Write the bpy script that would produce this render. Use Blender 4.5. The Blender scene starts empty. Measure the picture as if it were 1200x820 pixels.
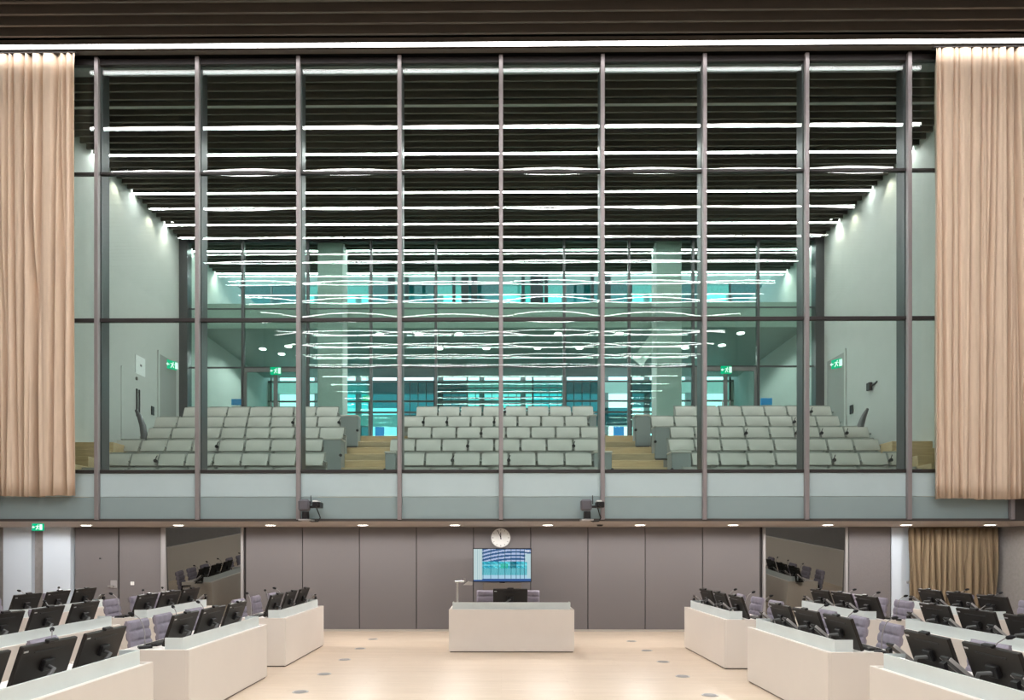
import bpy, math, random
from mathutils import Vector, Matrix, Euler
R = math.radians
rnd = random.Random(7)
C = bpy.context.scene.collection

# ------------------------------------------------------------------ camera, world, exposure
YAW = R(0.5); F = 800.0; PPX = 578.0; HY = 642.0; EYE = 1.9; CAMX = -0.03
cam_d = bpy.data.cameras.new('camera'); cam = bpy.data.objects.new('camera', cam_d); C.objects.link(cam)
cam.location = (CAMX, 0, EYE); cam.rotation_euler = (R(90), 0, YAW)
cam_d.sensor_fit = 'HORIZONTAL'; cam_d.sensor_width = 36; cam_d.lens = 24
cam_d.shift_x = (600 - PPX) / 1200; cam_d.shift_y = (HY - 410) / 1200
cam_d.clip_start = 0.05; cam_d.clip_end = 300
sc = bpy.context.scene
sc.camera = cam
w = bpy.data.worlds.new('world'); sc.world = w; w.use_nodes = True
w.node_tree.nodes['Background'].inputs[0].default_value = (0.70, 0.90, 1.0, 1)
w.node_tree.nodes['Background'].inputs[1].default_value = 2.6
sc.view_settings.view_transform = 'Standard'; sc.view_settings.look = 'None'
sc.view_settings.gamma = 1.0; sc.view_settings.use_curve_mapping = False
sc.view_settings.exposure = 0.0
sc.cycles.max_bounces = 10; sc.cycles.diffuse_bounces = 5; sc.cycles.glossy_bounces = 4
sc.cycles.transparent_max_bounces = 24; sc.cycles.transmission_bounces = 4
sc.cycles.sample_clamp_indirect = 8.0
LAMP = 45.0          # radiance of the linear ceiling lamps

# ------------------------------------------------------------------ helpers
def xw(px, Y):
    t = (px - PPX) / F
    return CAMX + Y * (t * math.cos(YAW) - math.sin(YAW)) / (math.cos(YAW) + t * math.sin(YAW))
def zw(py, Y, X=0.0):
    return EYE + (HY - py) / F * (Y * math.cos(YAW) - (X - CAMX) * math.sin(YAW))

class MB:
    def __init__(s): s.v = []; s.f = []; s.sm = []
    def add(s, vs, fs, smooth=False):
        o = len(s.v); s.v += [tuple(p) for p in vs]
        s.f += [tuple(i + o for i in f) for f in fs]; s.sm += [smooth] * len(fs); return s
    def box(s, x0, x1, y0, y1, z0, z1, M=None):
        vs = [Vector((x, y, z)) for z in (z0, z1) for y in (y0, y1) for x in (x0, x1)]
        if M is not None: vs = [M @ p for p in vs]
        return s.add(vs, [(0,2,3,1),(4,5,7,6),(0,1,5,4),(2,6,7,3),(0,4,6,2),(1,3,7,5)])
    def rbox(s, x0, x1, y0, y1, z0, z1, b, M=None):
        """box with all edges chamfered by b"""
        P = []; idx = {}
        X = (x0, x1); Y = (y0, y1); Z = (z0, z1); sg = (1, -1)
        for k in range(2):
            for j in range(2):
                for i in range(2):
                    c = Vector((X[i], Y[j], Z[k])); d = Vector((sg[i]*b, sg[j]*b, sg[k]*b))
                    for a in range(3):
                        p = c.copy()
                        for q in range(3):
                            if q != a: p[q] += d[q]
                        idx[(i,j,k,a)] = len(P); P.append(p)
        # point with axis a lies on face normal to a
        F_ = []
        for a in range(3):
            for sdd in range(2):
                o = [q for q in range(3) if q != a]; loop = []
                for (m, n) in ((0,0),(1,0),(1,1),(0,1)):
                    key = [0,0,0]; key[a] = sdd; key[o[0]] = m; key[o[1]] = n
                    loop.append(idx[(key[0],key[1],key[2],a)])
                flip = (sdd == 0) ^ (a == 1)
                F_.append(tuple(reversed(loop)) if flip else tuple(loop))
        for a in range(3):
            o = [q for q in range(3) if q != a]
            for m in range(2):
                for n in range(2):
                    ks = []
                    for t in range(2):
                        key = [0,0,0]; key[a] = t; key[o[0]] = m; key[o[1]] = n; ks.append(tuple(key))
                    F_.append((idx[(*ks[0], o[0])], idx[(*ks[1], o[0])], idx[(*ks[1], o[1])], idx[(*ks[0], o[1])]))
        for k in range(2):
            for j in range(2):
                for i in range(2): F_.append(tuple(idx[(i,j,k,a)] for a in range(3)))
        if M is not None: P = [M @ p for p in P]
        return s.add(P, F_)
    def cyl(s, p0, p1, r0, r1=None, n=16, caps=True, smooth=True):
        r1 = r0 if r1 is None else r1
        p0 = Vector(p0); p1 = Vector(p1); d = (p1 - p0).normalized()
        u = d.orthogonal().normalized(); v = d.cross(u)
        vs = []
        for p, r in ((p0, r0), (p1, r1)):
            for i in range(n):
                a = 2*math.pi*i/n; vs.append(p + (u*math.cos(a) + v*math.sin(a))*r)
        s.add(vs, [(i, (i+1) % n, n+(i+1) % n, n+i) for i in range(n)], smooth)
        if caps:
            s.add(vs[:n], [tuple(reversed(range(n)))]); s.add(vs[n:], [tuple(range(n))])
        return s
    def tube(s, pts, r, n=8):
        pts = [Vector(p) for p in pts]; rings = []; u = None
        rr = r if isinstance(r, (list, tuple)) else [r]*len(pts)
        for i, p in enumerate(pts):
            d = (pts[min(i+1, len(pts)-1)] - pts[max(i-1, 0)]).normalized()
            if u is None: u = d.orthogonal().normalized()
            u = (u - d*u.dot(d)).normalized(); v = d.cross(u)
            rings.append([p + (u*math.cos(2*math.pi*k/n) + v*math.sin(2*math.pi*k/n))*rr[i] for k in range(n)])
        vs = [q for g in rings for q in g]; fs = []
        for i in range(len(pts)-1):
            for k in range(n):
                fs.append((i*n+k, i*n+(k+1) % n, (i+1)*n+(k+1) % n, (i+1)*n+k))
        s.add(vs, fs, True)
        s.add(rings[0], [tuple(reversed(range(n)))]); s.add(rings[-1], [tuple(range(n))]); return s
    def prism(s, poly, axis, a0, a1, M=None):
        """extrude a 2-D polygon (in the two other axes) along axis"""
        n = len(poly); vs = []
        for a in (a0, a1):
            for (p, q) in poly:
                c = [p, q]; c.insert(axis, a); vs.append(Vector(c))
        if M is not None: vs = [M @ p for p in vs]
        return s.add(vs, [tuple(range(n)), tuple(reversed(range(n, 2*n)))] + [(i, n+i, n+(i+1) % n, (i+1) % n) for i in range(n)])
    def sheet(s, fn, nu, nv, smooth=True):
        vs = [fn(i/nu, j/nv) for j in range(nv+1) for i in range(nu+1)]
        return s.add(vs, [(j*(nu+1)+i, j*(nu+1)+i+1, (j+1)*(nu+1)+i+1, (j+1)*(nu+1)+i) for j in range(nv) for i in range(nu)], smooth)
    def mesh(s, name, m):
        me = bpy.data.meshes.new(name); me.from_pydata(s.v, [], s.f); me.update()
        for p, q in zip(me.polygons, s.sm): p.use_smooth = q
        if m is not None: me.materials.append(m)
        import bmesh
        bm = bmesh.new(); bm.from_mesh(me); bmesh.ops.recalc_face_normals(bm, faces=bm.faces); bm.to_mesh(me); bm.free()
        return me
    def build(s, name, m, parent=None, loc=None, rz=0):
        o = bpy.data.objects.new(name, s.mesh(name, m)); C.objects.link(o)
        if parent is not None: o.parent = parent
        if loc is not None: o.location = loc
        if rz: o.rotation_euler.z = rz
        return o
def obj(name, me, parent=None, loc=(0,0,0), rz=0):
    o = bpy.data.objects.new(name, me); C.objects.link(o); o.parent = parent; o.location = loc; o.rotation_euler.z = rz; return o
def tag(o, label=None, cat=None, group=None, kind=None):
    if label: o['label'] = label
    if cat: o['category'] = cat
    if group: o['group'] = group
    if kind: o['kind'] = kind
    return o
def empty(name, loc=(0,0,0), rz=0):
    o = bpy.data.objects.new(name, None); C.objects.link(o); o.location = loc; o.rotation_euler.z = rz
    o.empty_display_size = 0.1; return o
def copy_tree(o, parent=None):
    c = o.copy(); C.objects.link(c); c.parent = parent
    for ch in list(o.children): copy_tree(ch, c)
    return c

# ------------------------------------------------------------------ materials
def mat(name, col, rough=0.5, metal=0.0, emit=None, estr=0.0, noise=None, bump=0.0, bscale=60, spec=0.5, stretch=None, coat=0.0):
    m = bpy.data.materials.new(name); m.use_nodes = True; nt = m.node_tree; b = nt.nodes['Principled BSDF']
    b.inputs['Base Color'].default_value = (*col, 1); b.inputs['Roughness'].default_value = rough
    b.inputs['Metallic'].default_value = metal; b.inputs['Specular IOR Level'].default_value = spec
    b.inputs['Coat Weight'].default_value = coat
    if emit: b.inputs['Emission Color'].default_value = (*emit, 1); b.inputs['Emission Strength'].default_value = estr
    if noise or bump:
        tc = nt.nodes.new('ShaderNodeTexCoord'); mp = nt.nodes.new('ShaderNodeMapping')
        nt.links.new(tc.outputs['Object'], mp.inputs[0])
        if stretch: mp.inputs['Scale'].default_value = stretch
        nz = nt.nodes.new('ShaderNodeTexNoise'); nz.inputs['Scale'].default_value = noise[1] if noise else bscale
        nz.inputs['Detail'].default_value = 4; nt.links.new(mp.outputs[0], nz.inputs[0])
        if noise:
            mr = nt.nodes.new('ShaderNodeMapRange'); nt.links.new(nz.outputs[0], mr.inputs[0])
            mr.inputs[1].default_value = 0.3; mr.inputs[2].default_value = 0.7
            mr.inputs[3].default_value = 1 - noise[0]; mr.inputs[4].default_value = 1 + noise[0]
            mx = nt.nodes.new('ShaderNodeVectorMath'); mx.operation = 'SCALE'; mx.inputs[0].default_value = col
            nt.links.new(mr.outputs[0], mx.inputs[3]); nt.links.new(mx.outputs[0], b.inputs['Base Color'])
        if bump:
            n2 = nt.nodes.new('ShaderNodeTexNoise'); n2.inputs['Scale'].default_value = bscale; nt.links.new(mp.outputs[0], n2.inputs[0])
            bp = nt.nodes.new('ShaderNodeBump'); bp.inputs['Strength'].default_value = bump; bp.inputs['Distance'].default_value = 0.01
            nt.links.new(n2.outputs[0], bp.inputs['Height']); nt.links.new(bp.outputs[0], b.inputs['Normal'])
    return m
def glass(name, tint, refl, rcol=(1,1,1), rough=0.0):
    m = bpy.data.materials.new(name); m.use_nodes = True; nt = m.node_tree; nt.nodes.clear()
    out = nt.nodes.new('ShaderNodeOutputMaterial'); mx = nt.nodes.new('ShaderNodeMixShader')
    t = nt.nodes.new('ShaderNodeBsdfTransparent'); t.inputs[0].default_value = (*tint, 1)
    g = nt.nodes.new('ShaderNodeBsdfGlossy'); g.inputs[0].default_value = (*rcol, 1); g.inputs['Roughness'].default_value = rough
    mx.inputs[0].default_value = refl
    nt.links.new(t.outputs[0], mx.inputs[1]); nt.links.new(g.outputs[0], mx.inputs[2]); nt.links.new(mx.outputs[0], out.inputs[0])
    return m
def emis(name, col, s):
    m = bpy.data.materials.new(name); m.use_nodes = True; nt = m.node_tree; nt.nodes.clear()
    out = nt.nodes.new('ShaderNodeOutputMaterial'); e = nt.nodes.new('ShaderNodeEmission')
    e.inputs[0].default_value = (*col, 1); e.inputs[1].default_value = s; nt.links.new(e.outputs[0], out.inputs[0]); return m
def floor_mat():
    m = mat('maple_floor', (0.78, 0.64, 0.50), 0.38); nt = m.node_tree; b = nt.nodes['Principled BSDF']
    tc = nt.nodes.new('ShaderNodeTexCoord'); br = nt.nodes.new('ShaderNodeTexBrick')
    nt.links.new(tc.outputs['Object'], br.inputs[0])
    br.inputs['Color1'].default_value = (0.72, 0.59, 0.465, 1); br.inputs['Color2'].default_value = (0.675, 0.545, 0.42, 1)
    br.inputs['Mortar'].default_value = (0.58, 0.46, 0.34, 1); br.inputs['Scale'].default_value = 1
    br.inputs['Mortar Size'].default_value = 0.0015; br.inputs['Brick Width'].default_value = 1.9; br.inputs['Row Height'].default_value = 0.11
    mp = nt.nodes.new('ShaderNodeMapping'); mp.inputs['Scale'].default_value = (1.2, 14, 1); nt.links.new(tc.outputs['Object'], mp.inputs[0])
    nz = nt.nodes.new('ShaderNodeTexNoise'); nz.inputs['Scale'].default_value = 2.5; nz.inputs['Detail'].default_value = 5; nt.links.new(mp.outputs[0], nz.inputs[0])
    mr = nt.nodes.new('ShaderNodeMapRange'); mr.inputs[1].default_value = .3; mr.inputs[2].default_value = .7; mr.inputs[3].default_value = .93; mr.inputs[4].default_value = 1.05
    nt.links.new(nz.outputs[0], mr.inputs[0])
    vm = nt.nodes.new('ShaderNodeVectorMath'); vm.operation = 'SCALE'; nt.links.new(br.outputs[0], vm.inputs[0]); nt.links.new(mr.outputs[0], vm.inputs[3])
    nt.links.new(vm.outputs[0], b.inputs['Base Color']); return m
M = {}
M['floor'] = floor_mat()
M['panel'] = mat('grey_fabric_panel', (0.160, 0.148, 0.150), 0.85, noise=(0.10, 90), bump=0.15, bscale=220)
M['panel_edge'] = mat('panel_joint', (0.03, 0.027, 0.027), 0.8)
M['paleblue'] = mat('pale_lacquer', (0.56, 0.63, 0.71), 0.5)
M['greywall'] = mat('grey_plaster', (0.25, 0.235, 0.23), 0.8, noise=(0.08, 14))
M['skirt'] = mat('skirting', (0.42, 0.39, 0.35), 0.5)
M['cream'] = mat('cream_lacquer', (0.72, 0.665, 0.61), 0.42, noise=(0.012, 3))
M['creamtop'] = mat('cream_top', (0.80, 0.76, 0.71), 0.35)
M['plinth'] = mat('dark_plinth', (0.12, 0.10, 0.085), 0.6)
M['screen_glass'] = mat('frosted_desk_glass', (0.66, 0.72, 0.715), 0.25, noise=(0.03, 4))
M['black'] = mat('black_plastic', (0.012, 0.011, 0.012), 0.45, spec=0.35)
M['dkbrown'] = mat('dark_monitor_back', (0.020, 0.017, 0.015), 0.5, spec=0.3)
M['silver'] = mat('silver_metal', (0.55, 0.54, 0.53), 0.3, 0.9)
M['greyplastic'] = mat('grey_plastic', (0.30, 0.29, 0.29), 0.5)
M['armgrey'] = mat('arm_grey', (0.10, 0.10, 0.10), 0.45)
M['edgegrey'] = mat('terminal_edge', (0.50, 0.48, 0.47), 0.45)
M['camgrey'] = mat('camera_grey', (0.10, 0.095, 0.11), 0.5)
M['sticker'] = mat('pale_logo', (0.5, 0.5, 0.5), 0.5)
M['rubber'] = mat('black_foam', (0.01, 0.01, 0.012), 0.9)
M['lav'] = mat('lavender_grey_fabric', (0.27, 0.245, 0.30), 0.85, noise=(0.06, 60), bump=0.1, bscale=300)
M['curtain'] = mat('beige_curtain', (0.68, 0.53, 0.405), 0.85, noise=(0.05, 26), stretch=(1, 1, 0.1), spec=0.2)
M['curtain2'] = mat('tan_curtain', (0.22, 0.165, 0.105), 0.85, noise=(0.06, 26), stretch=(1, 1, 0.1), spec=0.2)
M['curtain3'] = mat('teal_grey_curtain', (0.12, 0.16, 0.15), 0.8, spec=0.2)
M['slat'] = mat('dark_bronze_slat', (0.115, 0.098, 0.083), 0.5)
M['void'] = mat('black_ceiling_void', (0.006, 0.006, 0.006), 0.9)
M['mull'] = mat('rose_grey_aluminium', (0.29, 0.258, 0.262), 0.42, 0.35)
M['fin'] = mat('grey_steel_fin', (0.11, 0.107, 0.11), 0.35, 0.6)
M['transom'] = mat('dark_transom', (0.035, 0.03, 0.03), 0.45, 0.3)
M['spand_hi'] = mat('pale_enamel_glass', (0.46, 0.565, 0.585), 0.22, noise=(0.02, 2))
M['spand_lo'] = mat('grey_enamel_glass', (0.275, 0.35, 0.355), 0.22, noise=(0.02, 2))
M['soffit'] = mat('brown_soffit', (0.33, 0.285, 0.25), 0.6)
M['fascia'] = mat('dark_fascia', (0.05, 0.043, 0.04), 0.6)
M['gwall'] = mat('gallery_plaster', (0.52, 0.53, 0.50), 0.75, noise=(0.02, 5))
M['gdark'] = mat('gallery_door_recess', (0.30, 0.30, 0.28), 0.6)
M['wood'] = mat('oak_step', (0.53, 0.385, 0.215), 0.5, noise=(0.10, 5), stretch=(0.6, 8, 8))
M['tier'] = mat('gallery_tier', (0.30, 0.29, 0.26), 0.8)
M['seat_w'] = mat('white_seat_shell', (0.52, 0.495, 0.45), 0.45)
M['seat_g'] = mat('grey_seat_back', (0.34, 0.34, 0.31), 0.7)
M['seat_leg'] = mat('grey_seat_metal', (0.33, 0.335, 0.31), 0.6)
M['console'] = mat('grey_row_console', (0.27, 0.29, 0.285), 0.5)
M['column'] = mat('concrete_column', (0.52, 0.53, 0.51), 0.75, noise=(0.04, 3))
M['foyer'] = mat('foyer_plaster', (0.42, 0.46, 0.42), 0.8)
M['soffit2'] = mat('foyer_soffit', (0.26, 0.31, 0.29), 0.5)
M['dframe'] = mat('door_frame_grey', (0.20, 0.195, 0.19), 0.45, 0.3)
M['blue'] = mat('blue_banner', (0.0, 0.30, 0.75), 0.5)
M['white'] = mat('white_paint', (0.8, 0.8, 0.78), 0.5)
M['green'] = emis('exit_green', (0.0, 0.55, 0.25), 1.0)
M['signwhite'] = emis('exit_white', (0.75, 1.0, 0.88), 1.3)
M['lamp'] = emis('lamp_white', (1.0, 0.985, 0.97), LAMP)
M['lamp_front'] = emis('lamp_white_front', (1.0, 0.985, 0.97), LAMP*.3)
M['lampoff'] = mat('lamp_unlit', (0.42, 0.42, 0.40), 0.5)
M['downlight'] = emis('downlight_white', (1.0, 0.95, 0.88), 14)
M['pane'] = glass('gallery_glass', (0.905, 0.967, 0.95), 0.036)
M['pane2'] = glass('foyer_glass', (0.86, 0.955, 0.925), 0.045)
M['teal'] = glass('teal_facade_glass', (0.16, 0.72, 0.72), 0.08)
M['teal2'] = glass('sea_green_glass', (0.42, 0.80, 0.76), 0.08)
M['teal3'] = glass('deep_teal_glass', (0.10, 0.36, 0.37), 0.08)
M['clear'] = glass('door_glass', (0.82, 0.97, 0.93), 0.06)
M['booth'] = glass('booth_glass', (0.12, 0.12, 0.125), 0.22, (0.95, 0.95, 0.9))
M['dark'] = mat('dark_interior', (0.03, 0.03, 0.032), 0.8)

# ------------------------------------------------------------------ key dimensions
ZM_ = 8.05
DG = 11.55        # gallery glass plane
DB = 18.15        # glass wall at the back of the gallery
DW = 15.55        # court wall under the gallery
ZC = 10.20; ZG = 10.10; SOF = 2.375; GW = 8.52; MOD = 1.711

# ------------------------------------------------------------------ the setting: court
fl = MB().box(-11.8, 11.8, -8.2, 15.75, -0.2, 0).build('floor', M['floor']); tag(fl, 'pale maple plank floor of the courtroom', 'floor', kind='structure')
wb = MB().box(-5.9, 5.97, DW + 0.03, DW + 0.3, 0, SOF).build('wall_back', M['panel_edge']); tag(wb, 'grey fabric panel wall below the gallery', 'wall', kind='structure')
PW = 1.302
pan = MB().rbox(-PW/2 + 0.009, PW/2 - 0.009, 0, 0.03, 0.05, SOF - 0.005, 0.004).mesh('panel', M['panel'])
for k in range(-4, 5):
    obj('panel', pan, wb, (0.035 + k * PW, DW, 0))
tr = MB().box(-5.85, 5.93, DW - 0.012, DW + 0.02, 0, 0.05).build('baseboard_back', M['skirt']); tag(tr, 'thin pale skirting along the grey panel wall', 'skirting', kind='structure')
# wall wings beside the booth windows
wl = MB().box(-11.8, -7.72, DW + 0.12, DW + 0.4, 0, SOF).build('wall_back_left', M['greywall']); tag(wl, 'grey wall wing left of the booth window', 'wall', kind='structure')
MB().rbox(-8.74, -7.76, DW + 0.03, DW + 0.12, 0.0, SOF - 0.005, 0.006).build('panel', M['panel'], wl)
MB().box(-7.76, -7.70, DW - 0.02, DW + 0.12, 0.0, SOF).build('frame_post', M['greyplastic'], wl)
sw = MB().rbox(-8.475, -8.395, DW + 0.005, DW + 0.03, 1.05, 1.13, 0.006).build('light_switch', M['white']); tag(sw, 'small square white light switch on the grey wall panel', 'switch')
d1 = MB().rbox(-9.77, -8.78, DW + 0.05, DW + 0.12, 0.01, SOF - 0.02, 0.006).build('door_1', M['panel']); tag(d1, 'grey flush door left of the dark booth window', 'door', kind='structure')
MB().cyl((-9.19, DW + 0.05, 1.66), (-9.19, DW + 0.03, 1.66), 0.018).build('door_viewer', M['black'], d1)
MB().rbox(-8.95, -8.80, DW + 0.035, DW + 0.05, 0.98, 1.16, 0.004).build('lock_plate', M['greyplastic'], d1)
h = MB().cyl((-8.87, DW + 0.04, 1.03), (-8.87, DW - 0.02, 1.03), 0.012); h.box(-8.98, -8.86, DW - 0.03, DW - 0.01, 1.02, 1.042); h.build('door_handle', M['silver'], d1)
# pale lacquered wall leaves further left
wl2 = MB().box(-11.4, -10.75, DW - 0.0, DW + 0.12, 0, SOF).build('wall_left_leaf', M['paleblue']); tag(wl2, 'pale blue-grey wall leaf at the far left under the exit sign', 'wall', kind='structure')
wl3 = MB().box(-10.45, -9.82, DW - 0.05, DW + 0.12, 0, SOF).build('wall_left_leaf_bright', M['paleblue']); tag(wl3, 'pale wall leaf between grey pillar and grey door', 'wall', kind='structure')
# right wing
wr = MB().box(7.86, 8.86, DW + 0.02, DW + 0.3, 0, SOF).build('wall_back_right', M['panel_edge']); tag(wr, 'grey wall wing right of the booth window', 'wall', kind='structure')
MB().rbox(7.90, 8.84, DW, DW + 0.03, 0, SOF - 0.005, 0.006).build('panel', M['panel'], wr)
d2 = MB().rbox(8.87, 9.28, DW + 0.02, DW + 0.08, 0, SOF - 0.01, 0.006).build('door_2', M['paleblue']); tag(d2, 'narrow white door beside the tan curtain', 'door', kind='structure')
MB().cyl((9.23, DW + 0.02, 1.13), (9.23, DW - 0.05, 1.13), 0.03).build('door_knob', M['silver'], d2)
wr2 = MB().box(8.86, 11.8, DW + 0.32, DW + 0.5, 0, SOF).build('wall_back_recess', M['greywall']); tag(wr2, 'grey recess wall behind the tan curtain', 'wall', kind='structure')
# side walls and wall behind the photographer
for sgn, nm, lb in ((-1, 'wall_left', 'left side wall of the courtroom'), (1, 'wall_right', 'right side wall of the courtroom')):
    X0 = 11.6 if sgn < 0 else 11.28
    a = MB().box(*sorted((sgn*X0, sgn*(X0+0.2))), -8.2, DW + .5, 0, 10.5).build(nm, M['greywall']); tag(a, 'grey ' + lb, 'wall', kind='structure')
    b = MB().box(*sorted((sgn*(X0-0.10), sgn*X0)), -8.0, 9.5, 0, 1.15).build('trim_1' if sgn < 0 else 'trim_2', M['cream']); tag(b, 'cream wainscot along the ' + lb, 'wainscot', kind='structure')
    MB().box(*sorted((sgn*(X0-0.12), sgn*X0)), -8.0, 9.5, 1.15, 1.19).build('cap', M['creamtop'], b)
wf = MB().box(-11.8, 11.8, -8.4, -8.2, 0, 10.5).build('wall_front', M['greywall']); tag(wf, 'grey wall behind the judges side of the room', 'wall', kind='structure')
# ceiling of the court
ce = MB().box(-11.8, 11.8, -8.4, DG + 0.05, ZC + 0.24, ZC + 0.34).build('ceiling', M['void']); tag(ce, 'dark slatted courtroom ceiling', 'ceiling', kind='structure')
SP = 0.227
sl = MB().rbox(-11.6, 11.28, -0.02, 0.02, 0, 0.20, 0.004).mesh('slat', M['slat'])
lamp_ys = []
k = 0
while True:
    y = 11.25 - k * SP
    if y < -8.0: break
    if k % 7 == 0: lamp_ys.append(y)
    else: obj('slat', sl, ce, (0, y, ZC))
    k += 1
obj('slat', MB().rbox(-11.6, 11.28, -0.05, 0.05, 0, 0.20, 0.004).mesh('slat', M['slat']), ce, (0, 11.40, ZC))
def linear_lamp(half, y, z, lit, label, wd=0.05):
    t = empty('linear_lamp', (0, y, z)); tag(t, label, 'ceiling lamp', 'linear ceiling lamps')
    hs = MB(); hs.box(-half, half, -wd - 0.008, -wd, 0.0, 0.08); hs.box(-half, half, wd, wd + 0.008, 0.0, 0.08); hs.box(-half, half, -wd, wd, 0.07, 0.08)
    hs.build('housing', M['slat'], t)
    MB().box(-half, half, -wd, wd, 0.005, 0.03).build('diffuser', lit if lit else M['lampoff'], t)
    return t
ORD = ['first', 'second', 'third', 'fourth', 'fifth', 'sixth', 'seventh', 'eighth', 'ninth', 'tenth', 'eleventh', 'twelfth', 'thirteenth', 'fourteenth', 'fifteenth', 'sixteenth']
for i, y in enumerate(lamp_ys):
    linear_lamp(8.6 if i else 11.2, y, ZC, M['lamp'] if i else M['lamp_front'], ('long white linear lamp across the ceiling just in front of the gallery glass' if i == 0 else
                'linear court ceiling lamp, %s out from the gallery glass, seen as a reflection' % ORD[i]))

# ------------------------------------------------------------------ floor outlets
for side, pts in (('left', ((437,749),(422,760),(404,773),(380,790),(352,811))), ('right', ((740,751),(758,762),(777,775),(800,792),(832,814)))):
    for i, (px, py) in enumerate(pts):
        Y = EYE * F / (py - HY); X = xw(px, Y)
        t = empty('floor_outlet', (X, Y, 0)); tag(t, '%s round metal floor outlet from the grey wall in the %s line' % (ORD[i], side), 'floor outlet', 'round floor outlets')
        MB().cyl((0,0,0), (0,0,0.004), 0.105, n=28).build('rim', M['silver'], t)
        MB().cyl((0,0,0.004), (0,0,0.007), 0.082, n=24).build('lid', M['greyplastic'], t)
        MB().rbox(-0.03, 0.03, -0.012, 0.012, 0.007, 0.010, 0.002).build('pull', M['skirt'], t)

# ------------------------------------------------------------------ gallery front: glazing
win = empty('window_1', (0, DG, 0)); tag(win, 'tall gallery glazing of panes between rose-grey mullions', 'window', kind='structure')
ZT = [zw(609, DG), zw(582, DG), zw(552, DG), zw(374, DG), zw(201.5, DG), ZC]
mullm = MB().rbox(-0.034, 0.034, -0.075, 0.0, SOF + 0.005, ZC - 0.0, 0.006).mesh('mullion', M['mull'])
finm = MB().rbox(-0.036, 0.036, 0.03, 0.27, ZT[2], ZG, 0.006).mesh('mullion_fin', M['fin'])
for k in range(-5, 6):
    o = obj('mullion', mullm, win, (k * MOD, 0, 0)); f_ = obj('fin', finm, o)
xe = 5 * MOD + 0.2
for nm, z, hh in (('head_rail', ZC - 0.05, 0.05), ('transom', ZT[4], 0.022), ('transom', ZT[3], 0.03), ('sill_rail', ZT[2], 0.028)):
    MB().rbox(-xe, xe, -0.02, 0.05, z - hh, z + hh, 0.004).build(nm, M['transom'], win)
def pane_mesh(wd, z0, z1, bow):
    hz = (z0 + z1) / 2; hh = (z1 - z0) / 2; mb = MB()
    def front(u, v):
        a = 2*u - 1; b = 2*v - 1
        return (a*wd/2, 0.004 - bow*(1 - a*a)*(1 - b*b), hz + b*hh)
    def back(u, v):
        a = 2*u - 1; b = 2*v - 1
        return (a*wd/2, 0.020 + 0.35*bow*(1 - a*a)*(1 - b*b), hz + b*hh)
    mb.sheet(front, 12, 12); mb.sheet(back, 12, 12)
    mb.box(-wd/2, -wd/2 + 0.002, 0.004, 0.020, z0, z1); mb.box(wd/2 - 0.002, wd/2, 0.004, 0.020, z0, z1)
    return mb.mesh('pane', M['pane'])
for z0, z1, bow in ((ZT[2] + .028, ZT[3] - .03, 0.0035), (ZT[3] + .03, ZT[4] - .022, 0.0042), (ZT[4] + .022, ZC - 0.1, 0.0025)):
    vs = [pane_mesh(MOD, z0, z1, bow * q) for q in (0.7, 1.0, 1.25)]
    for k in range(-5, 5): obj('pane', vs[(k * 2 + 11) % 3], win, ((k + 0.5) * MOD, 0, 0))
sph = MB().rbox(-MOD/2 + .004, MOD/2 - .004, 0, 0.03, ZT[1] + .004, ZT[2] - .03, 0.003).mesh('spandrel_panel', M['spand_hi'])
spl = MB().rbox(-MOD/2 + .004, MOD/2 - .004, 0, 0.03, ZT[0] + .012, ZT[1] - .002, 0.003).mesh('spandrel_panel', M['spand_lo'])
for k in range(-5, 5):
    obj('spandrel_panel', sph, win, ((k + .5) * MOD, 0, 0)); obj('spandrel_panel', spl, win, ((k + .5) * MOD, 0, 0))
for sgn in (-1, 1):
    a = MB().box(*sorted((sgn*(5*MOD + 0.03), sgn*11.6)), DG - 0.02, DG + 0.25, SOF, ZC + .24).build('wall_gallery_left' if sgn < 0 else 'wall_gallery_right', M['fascia'])
    tag(a, 'dark wall closing the %s end of the gallery glazing' % ('left' if sgn < 0 else 'right'), 'wall', kind='structure')
# soffit / slab
so = MB().box(-11.8, 11.8, DG + 0.02, DW + 0.6, SOF, SOF + 0.12).build('ceiling_soffit', M['soffit']); tag(so, 'brown soffit beneath the gallery with downlights', 'ceiling', kind='structure')
fa = MB().box(-11.6, 11.6, DG - 0.03, DG + 0.06, SOF - 0.02, SOF + 0.02).build('trim_3', M['fascia']); tag(fa, 'dark edge strip along the bottom of the gallery front', 'edge trim', kind='structure')
DL = (-8, 101, 209, 317, 425, 533, 642, 750, 859, 970, 1062, 1160)  # first and last are extra downlights added to brighten the outer wall leaves
for i, px in enumerate(DL):
    Y = 13.9; X = xw(px, Y)
    t = empty('downlight', (X, Y, SOF)); tag(t, ('%s recessed round downlight from the left in the brown soffit' % ORD[i - 1]) if i else 'added unseen downlight past the left edge, brightening the pale wall leaves', 'downlight', 'recessed soffit downlights')
    MB().cyl((0,0,-0.012), (0,0,0.0), 0.115, 0.12, n=24).build('ring', M['white'], t)
    MB().cyl((0,0,-0.016), (0,0,-0.0125), 0.09, n=20).build('lens', M['downlight'], t)
    ld = bpy.data.lights.new('downlight_lamp', 'SPOT'); ld.energy = 135; ld.spot_size = R(178); ld.spot_blend = 0.15; ld.shadow_soft_size = 0.09; ld.color = (1, .97, .94)
    lo = bpy.data.objects.new('lamp', ld); C.objects.link(lo); lo.parent = t; lo.location = (0, 0, -0.03)
for px, nm in ((703, 'small dark round detector in the soffit right of the clock'),):
    Y = 13.9; o = MB().cyl((xw(px, Y), Y, SOF), (xw(px, Y), Y, SOF - 0.03), 0.07, 0.05, n=20); o = o.build('smoke_detector', M['black']); tag(o, nm, 'smoke detector')

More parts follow.
